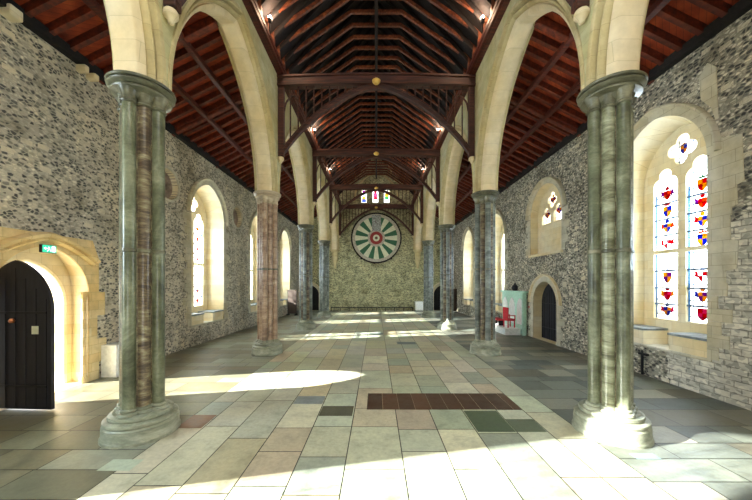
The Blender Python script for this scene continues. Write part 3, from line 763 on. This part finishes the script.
# nave rafter couples
def copy_tree(o, loc):
    r = o.copy(); C.objects.link(r); r.location = loc
    for ch in o.children:
        c = ch.copy(); C.objects.link(c); c.parent = r
    return r
rc = thing('rafter_couple', 'red brown rafter couple with short collar and sloping struts in the nave roof', 'rafter', (0, 9.0, 0), 0, 'rafter couples of the high nave roof')
CZ, CX, EZ, EX = 14.5, 1.07, 12.5, 4.0
bm = bmesh.new(); box(bm, -CX-.05, CX+.05, -.05, .05, CZ-.0, CZ+.14); link('collar', bm, 'wood_rafter', rc)
for s in (-1, 1):
    bm = bmesh.new(); bar(bm, (s*CX, 0, CZ+.08), (s*EX, 0, EZ+.06), .10, .13); link('sloping_strut', bm, 'wood_rafter', rc)
    bm = bmesh.new(); bar(bm, (s*4.0, 0, 11.88), (s*4.0, 0, EZ+.1), .12, .13, up=(1, 0, 0)); link('ashlar_post', bm, 'wood_rafter', rc)
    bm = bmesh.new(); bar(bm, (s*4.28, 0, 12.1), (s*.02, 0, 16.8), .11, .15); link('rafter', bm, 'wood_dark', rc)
y = 9.65
while y < BACK-.2:
    copy_tree(rc, (0, y, 0)); y += .655
for s in (-1, 1):
    bm = bmesh.new()
    A = [(s*4.5, -1.1, 12.0), (s*4.5, BACK, 12.0), (0, BACK, 17.0), (0, -1.1, 17.0)]; 
    lo = [bm.verts.new(p) for p in A]; hi = [bm.verts.new((p[0]+s*.05, p[1], p[2]+.06)) for p in A]
    bm.faces.new(lo); bm.faces.new(hi)
    for i in range(4): bm.faces.new((lo[i], lo[(i+1) % 4], hi[(i+1) % 4], hi[i]))
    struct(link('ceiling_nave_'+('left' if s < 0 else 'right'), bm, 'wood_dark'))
bm = bmesh.new(); box(bm, -.07, .07, 6, BACK, CZ-.17, CZ)
tag(link('collar_purlin', bm, 'wood_dark'), 'long dark purlin running under the collars along the middle of the nave roof', 'beam')
# aisle roofs
def az(x): return 9.2+.5*(WX-x)
M['boards'] = None
def mat_boards():
    m, nt, out = newmat('aisle_roof_boards'); n = N(nt)
    t = n('ShaderNodeTexCoord')
    mp = n('ShaderNodeMapping', {'Vector': t.outputs['Object'], 'Rotation': (0, 0, radians(45))}).outputs[0]
    wv = n('ShaderNodeTexWave', {'Vector': mp, 'Scale': 2.4, 'Distortion': 0.0}, wave_type='BANDS', bands_direction='X', wave_profile='SAW')
    nz = n('ShaderNodeTexNoise', {'Vector': t.outputs['Object'], 'Scale': 2.2, 'Detail': 4.0})
    base = n.ramp(nz.outputs[0], [(.3, (.16, .020, .006)), (.5, (.33, .045, .011)), (.7, (.48, .085, .02))])
    g = n.ramp(wv.outputs[0], [(0, (.3, .3, .3)), (.12, (1, 1, 1)), (1, (.85, .85, .85))])
    finish(n, out, n.mix(1.0, base, g, 'MULTIPLY'), .6, wv.outputs[0], .2, .02)
    return m
M['boards'] = mat_boards()
M['wood_aisle'] = mat_wood('oak_aisle_rafter', [(.3, (.04, .007, .003)), (.5, (.12, .018, .006)), (.7, (.24, .040, .012))], axis=(5, 5, 5))
for s in (-1, 1):
    side = 'left' if s < 0 else 'right'
    bm = bmesh.new(); A = [(s*8.75, -6.5, az(8.75)+.12), (s*8.75, BACK+.1, az(8.75)+.12), (s*4.5, BACK+.1, az(4.5)+.12), (s*4.5, -6.5, az(4.5)+.12)]
    lo = [bm.verts.new(p) for p in A]; hi = [bm.verts.new((p[0], p[1], p[2]+.06)) for p in A]
    bm.faces.new(lo); bm.faces.new(hi)
    for i in range(4): bm.faces.new((lo[i], lo[(i+1) % 4], hi[(i+1) % 4], hi[i]))
    struct(link('ceiling_aisle_'+side, bm, 'boards'))
    bm = bmesh.new(); box(bm, *sorted((s*8.22, s*8.72)), -6.5, BACK, 9.0, 9.27, bev=.02)
    tag(link('aisle_wall_plate', bm, 'wood_dark'), 'black timber plate along the top of the %s flint wall' % side, 'beam')
    bm = bmesh.new(); bar(bm, (s*8.5, 0, az(8.5)+.0), (s*4.9, 0, az(4.9)+.0), .13, .21)
    r0 = link('aisle_rafter', bm, 'wood_aisle', None, loc=(0, 5.0, 0)); tag(r0, 'sloping red brown common rafter under the %s aisle roof boards' % side, 'rafter', 'common rafters of the %s aisle roof' % side)
    y = 5.52
    while y < BACK-.1:
        c = r0.copy(); C.objects.link(c); c.location = (0, y, 0); y += .52
    for i, yy in enumerate(COLY[1:]):
        for q, dy in enumerate((0, BAY/2)):
            bm = bmesh.new(); bar(bm, (s*8.5, yy+dy, az(8.5)-.09), (s*4.9, yy+dy, az(4.9)-.09), .2, .26, bev=.02)
            tag(link('principal_rafter', bm, 'wood_aisle'), 'thick sloping principal rafter in the %s aisle roof, %s' % (side, ('level with the %s column' if q == 0 else 'midway beyond the %s column') % ORD[i]), 'rafter', 'principal rafters of the aisle roofs')
    for j, x in enumerate((5.9, 7.0)):
        bm = bmesh.new(); box(bm, *sorted((s*(x-.09), s*(x+.09))), -6, BACK, az(x)-.24, az(x)-.06, bev=.02)
        tag(link('purlin', bm, 'wood'), 'long reddish purlin under the %s aisle roof, the %s of two' % (side, ['upper', 'lower'][j]), 'beam')
# pale stone blocks under the wall plate
for i, (y, w, z, h) in enumerate(((6.8, .26, 8.86, .24), (8.45, .14, 8.80, .2), (8.75, .16, 8.78, .18))):
    bm = bmesh.new(); box(bm, -8.42, -8.14, y-w/2, y+w/2, z, z+h, bev=.03)
    tag(link('stone_block', bm, 'ashlar'), ['big pale corbel stone at the top corner of the left wall', 'small pale corbel stone under the left roof plate, left one of a pair', 'small pale corbel stone under the left roof plate, right one of a pair'][i], 'corbel stone')

# roof spot lamps
k = 0
for y in (10.8, 18.6, 25.0):
    for s in (-1, 1):
        t = thing('spot_lamp', 'small bright spot lamp on the %s wall plate, %s' % ('left' if s < 0 else 'right', ['nearest the camera', 'in front of the second whole truss', 'far along the hall'][k//2]), 'lamp', (s*3.82, y, 12.30), 0, 'spot lamps of the nave roof')
        bm = bmesh.new(); lathe(bm, [(.05, -.05), (.085, .03), (.09, .12)], 16, cap=False); lathe(bm, [(0, -.05), (.05, -.05)], 16, cap=False); o = link('lamp_shade', bm, 'iron', t)
        bm = bmesh.new(); bmesh.ops.create_uvsphere(bm, u_segments=14, v_segments=8, radius=.075, matrix=Matrix.Translation((0, -.02, .1))); link('bulb', bm, 'lamp_glow', t, smooth=True)
        bm = bmesh.new(); box(bm, -.015, .015, -.015, .015, -.36, -.04); link('bracket', bm, 'iron', t)
        k += 1

# ------------------------------------------------------------------ round table on the wall
t = thing('round_table', 'great round painted tabletop with green and cream rays hung high on the far wall', 'table', (0, BACK-.06, 7.86))
def disc(bm, r0, r1, a0, a1, yy, mi, n=4):
    for k in range(n):
        t0 = a0+(a1-a0)*k/n; t1 = a0+(a1-a0)*(k+1)/n
        pts = [(r0*cos(t0), r0*sin(t0)), (r1*cos(t0), r1*sin(t0)), (r1*cos(t1), r1*sin(t1)), (r0*cos(t1), r0*sin(t1))]
        if r0 == 0: pts = pts[1:]+[(0, 0)]; pts = [pts[-1], pts[0], pts[1]]
        bm.faces.new([bm.verts.new((x, yy, z)) for x, z in pts]).material_index = mi
bm = bmesh.new(); lathe(bm, [(2.74, 0), (2.74, .2), (2.68, .24), (2.6, .22), (2.6, .0)], 72); bm.transform(Matrix.Rotation(pi/2, 4, 'X')); link('rim', bm, 'wood_dark', t, smooth=True)
bm = bmesh.new()
bm2 = None
lathe(bm, [(2.62, .0), (2.62, .15)], 72, mi=2); bm.transform(Matrix.Rotation(pi/2, 4, 'X'))
disc(bm, 2.28, 2.62, 0, 2*pi, -.155, 2, 72)
NS = 24
for k in range(NS):
    a0 = pi/2+2*pi*(k-.5)/NS; disc(bm, .92, 2.3, a0, a0+2*pi/NS, -.154, (0 if k % 2 else 1), 3)
disc(bm, .66, .94, 0, 2*pi, -.156, 2, 40)
link('tabletop', bm, ['table_green', 'table_cream', 'table_ring'], t)
bm = bmesh.new(); lathe(bm, [(.7, .15), (.68, .19), (.40, .19), (.38, .2), (.36, .19)], 32, cap=False); bm.transform(Matrix.Rotation(pi/2, 4, 'X'))
disc(bm, 0, .4, 0, 2*pi, -.19, 1, 24); disc(bm, 0, .16, 0, 2*pi, -.195, 2, 16); disc(bm, 0, .08, 0, 2*pi, -.2, 0, 12)
link('painted_rose', bm, ['red', 'table_cream', 'table_green'], t)
bm = bmesh.new(); box(bm, -.46, .50, -.165, -.15, .75, 2.5); link('worn_panel', bm, 'table_dull', t)  # plain mottled panel in place of the painted figure
for i, a in enumerate((-2.2, -.94)):
    bm = bmesh.new(); box(bm, -.09, .09, -.2, .06, -.06, .1, bev=.02); bm.transform(Matrix.Translation((2.78*cos(a), 0, 2.78*sin(a)))); link('support_bracket', bm, 'iron', t)

# ------------------------------------------------------------------ loose things
bm = bmesh.new(); box(bm, -8.38, -7.9, 9.12, 9.62, 0, .98, bev=.015)
t = thing('white_cabinet', 'white box cabinet standing by the left wall beyond the open door', 'cabinet', (0, 0, 0)); link('cabinet_body', bm, 'white', t)
bm = bmesh.new(); box(bm, -7.9, -7.885, 9.16, 9.58, .05, .93); dp = link('door_panel', bm, 'white', t)
bm = bmesh.new(); box(bm, -7.885, -7.865, 9.5, 9.53, .45, .55); link('handle', bm, 'iron', dp)
t = thing('white_plinth', 'white box plinth by the far wall below right of the round table', 'plinth', (4.55, 32.0, 0))
bm = bmesh.new(); box(bm, -.4, .4, -.35, .35, .08, .98, bev=.01); link('body', bm, 'white', t)
bm = bmesh.new(); box(bm, -.37, .37, -.32, .32, 0, .08); link('foot', bm, 'iron', t)
bm = bmesh.new(); box(bm, -.43, .43, -.38, .38, .98, 1.03, bev=.01); link('top', bm, 'white', t)
# low dark rail along the far wall
t = thing('low_rail', 'low black rail running along the foot of the far wall', 'rail', (0, BACK-.35, 0))
bm = bmesh.new(); box(bm, -4.9, 4.0, -.05, .05, .30, .38); link('top_rail', bm, 'iron', t)
for k in range(10):
    bm = bmesh.new(); box(bm, -4.85+k*.97-.03, -4.85+k*.97+.03, -.03, .03, 0, .31); link('post', bm, 'iron', t)
# display dais on the right side
t = thing('display_screen', 'pale green display screen standing against the right wall beyond the black door', 'screen', (0, 0, 0))
bm = bmesh.new(); box(bm, 8.22, 8.32, 16.6, 19.6, .0, 2.35, bev=.01); link('panel', bm, 'pale_green', t)
for u in (17.15, 18.15, 19.1):
    bm = bmesh.new(); slab(bm, arch_loop(u, .36, .55, 1.5, 2.05), [], lambda a, b, w: Vector((8.22-w, a, b)), 0, .03); link('arched_panel', bm, 'white', t)
bm = bmesh.new(); box(bm, 8.14, 8.38, 16.52, 19.68, 2.35, 2.46, bev=.02); link('cornice', bm, 'pale_green', t)
bm = bmesh.new(); box(bm, 8.06, 8.24, 16.56, 16.64, 0, 2.35, bev=.01); link('side_post', bm, 'pale_green', t)
t = thing('low_dais', 'low white platform in front of the pale green screen', 'platform', (0, 0, 0))
bm = bmesh.new(); box(bm, 7.2, 8.05, 16.75, 19.5, 0, .32, bev=.01); link('step', bm, 'white', t)
bm = bmesh.new(); box(bm, 7.15, 8.05, 16.7, 19.55, .32, .37, bev=.01); link('top_board', bm, 'white', t)
t = thing('red_chair', 'red high-backed chair on the low white platform before the green screen', 'chair', (7.66, 17.3, .37), radians(100))
for a in (-.2, .2):
    for b in (-.2, .2):
        bm = bmesh.new(); box(bm, a-.025, a+.025, b-.025, b+.025, 0, .4, bev=.004); link('leg', bm, 'red_cloth', t)
bm = bmesh.new(); box(bm, -.25, .25, -.25, .25, .38, .5, bev=.03); link('seat', bm, 'red_cloth', t)
bm = bmesh.new(); box(bm, -.25, .25, .18, .26, .5, 1.15, bev=.03); link('backrest', bm, 'red_cloth', t)
for a in (-.25, .25):
    bm = bmesh.new(); box(bm, a-.03, a+.03, -.22, .2, .66, .71, bev=.01); box(bm, a-.025, a+.025, -.22, -.17, .5, .67); link('armrest', bm, 'red_cloth', t)
t = thing('red_bench', 'low red topped bench on the white platform beside the red chair', 'bench', (7.5, 18.5, .37))
bm = bmesh.new(); box(bm, -.2, .2, -.6, .6, .3, .38, bev=.02); link('seat', bm, 'red_cloth', t)
for a in (-.5, .5):
    bm = bmesh.new(); box(bm, -.16, .16, a-.03, a+.03, 0, .3); link('leg', bm, 'wood_dark', t)
t = thing('dark_helmet', 'small dark rounded pot on top of the pale green screen', 'pot', (8.27, 17.9, 2.46))
bm = bmesh.new(); lathe(bm, [(.10, 0), (.17, .08), (.18, .2), (.12, .32), (.05, .36)], 18); link('body', bm, 'iron', t, smooth=True)
bm = bmesh.new(); lathe(bm, [(.05, .36), (.06, .40), (.02, .45)], 12); link('knob', bm, 'iron', t)
t.name = 'dark_pot'
# small fire call point and notice by the black door
bm = bmesh.new(); box(bm, 8.36, 8.40, 16.4, 16.5, 1.55, 1.65, bev=.005)
tag(link('call_point', bm, 'red_cloth'), 'tiny red fire call point on the right wall between door and green screen', 'call point')
# iron bracket low on the right wall
t = thing('iron_bracket', 'black iron wall bracket low on the right wall under the heraldic window', 'bracket', (8.4, 9.45, 0))
bm = bmesh.new(); box(bm, -.05, 0, -.03, .03, .0, .72, bev=.008); link('upright', bm, 'iron', t)
bm = bmesh.new(); box(bm, -.09, 0, -.22, .08, .62, .69, bev=.008); link('arm', bm, 'iron', t)
t = thing('exhibition_board', 'dark exhibition board standing by the right wall near the far corner', 'board', (7.85, 30.6, 0), radians(8))
bm = bmesh.new(); box(bm, -.4, .4, -.03, .03, .1, 2.4, bev=.01); link('panel', bm, 'cork', t)
for a in (-.35, .35):
    bm = bmesh.new(); box(bm, a-.03, a+.03, -.25, .25, 0, .1, bev=.01); link('foot', bm, 'iron', t)
# leaning dark notice boards in the far left aisle
t = thing('notice_board', 'tall dark brown display board standing in the far left aisle', 'board', (-7.75, 27.6, 0), radians(-12))
bm = bmesh.new(); box(bm, -.45, .45, -.03, .03, .15, 2.35, bev=.01); link('panel', bm, 'cork', t)
for a in (-.4, .4):
    bm = bmesh.new(); box(bm, a-.03, a+.03, -.25, .25, 0, .15, bev=.01); link('foot', bm, 'iron', t)

# roundel faces
for o in [o for o in C.objects if o.name.startswith('stone_roundel')]:
    i = OCULI.index(min(OCULI, key=lambda c: abs(c - [12.1, 18.1, 24.3][int(o.name[-3:]) if '.' in o.name else 0])))
    c = OCULI[i]; bm = bmesh.new()
    rings = []
    for r, w in ((.60, .01), (.585, .22), (.52, .34), (.3, .42), (.1, .44)):
        rings.append([bm.verts.new(mapL(c+r*cos(2*pi*k/32), 6.88+r*sin(2*pi*k/32), w)) for k in range(32)])
    for a, b in zip(rings, rings[1:]):
        for k in range(32): bm.faces.new((a[k], a[(k+1) % 32], b[(k+1) % 32], b[k]))
    bm.faces.new(rings[-1])
    link('sunk_face', bm, 'roundel', o, smooth=True)

# ------------------------------------------------------------------ light
sc = bpy.context.scene
w = bpy.data.worlds.new('sky'); sc.world = w; w.use_nodes = True
bg = w.node_tree.nodes['Background']; bg.inputs[0].default_value = (.93, .97, 1.0, 1); bg.inputs[1].default_value = 3.2
sd = bpy.data.lights.new('sun', 'SUN'); sd.energy = 22; sd.angle = radians(.6); sd.color = (1.0, .97, .90)
so = bpy.data.objects.new('sun', sd); C.objects.link(so)
el = radians(21.6); d = Vector((cos(el), cos(el)*.208, -sin(el))).normalized()
so.rotation_euler = d.to_track_quat('-Z', 'Y').to_euler()
def area(name, loc, direction, sx, sy, e, col):
    l = bpy.data.lights.new(name, 'AREA'); l.shape = 'RECTANGLE'; l.size = sx; l.size_y = sy; l.energy = e; l.color = col
    o = bpy.data.objects.new(name, l); C.objects.link(o); o.location = loc; o.rotation_euler = Vector(direction).to_track_quat('-Z', 'Y').to_euler(); return o
# daylight through the tall windows
for c in LEFT_WIN: area('window_daylight', (-WX-1.5, c, 4.4), (1, 0, -.05), 5.4, 2.2, 720, (.72, .88, 1.0))
for c in (9.05, 21.1, 27.4): area('window_daylight', (WX+1.5, c, 4.4), (-1, 0, -.05), 5.4, 2.2, 720, (.72, .88, 1.0))
# warm glow of the roof lamps
def point(name, loc, e, col, r=.15):
    l = bpy.data.lights.new(name, 'POINT'); l.energy = e; l.color = col; l.shadow_soft_size = r
    o = bpy.data.objects.new(name, l); C.objects.link(o); o.location = loc
for y in (10.8, 18.6, 25.0):
    for s in (-1, 1): point('roof_lamp_light', (s*3.6, y, 12.5), 40, (1.0, .66, .42))

# ------------------------------------------------------------------ camera
cd = bpy.data.cameras.new('camera'); cam = bpy.data.objects.new('camera', cd); C.objects.link(cam)
cam.location = (0, 0, EYE); cam.rotation_euler = (pi/2, 0, 0)
cd.sensor_width = 36; cd.lens = 36*300/752; cd.shift_y = 34.5/752; cd.shift_x = -.3/752; cd.clip_end = 200; cd.clip_start = .05
sc.camera = cam
sc.view_settings.view_transform = 'Standard'; sc.view_settings.look = 'None'; sc.view_settings.exposure = 1.32; sc.view_settings.gamma = 1.0
sc.view_settings.use_curve_mapping = False
sc.cycles.max_bounces = 8; sc.cycles.diffuse_bounces = 5; sc.cycles.transparent_max_bounces = 12; sc.cycles.use_denoising = True
sc.cycles.sample_clamp_indirect = 6.0
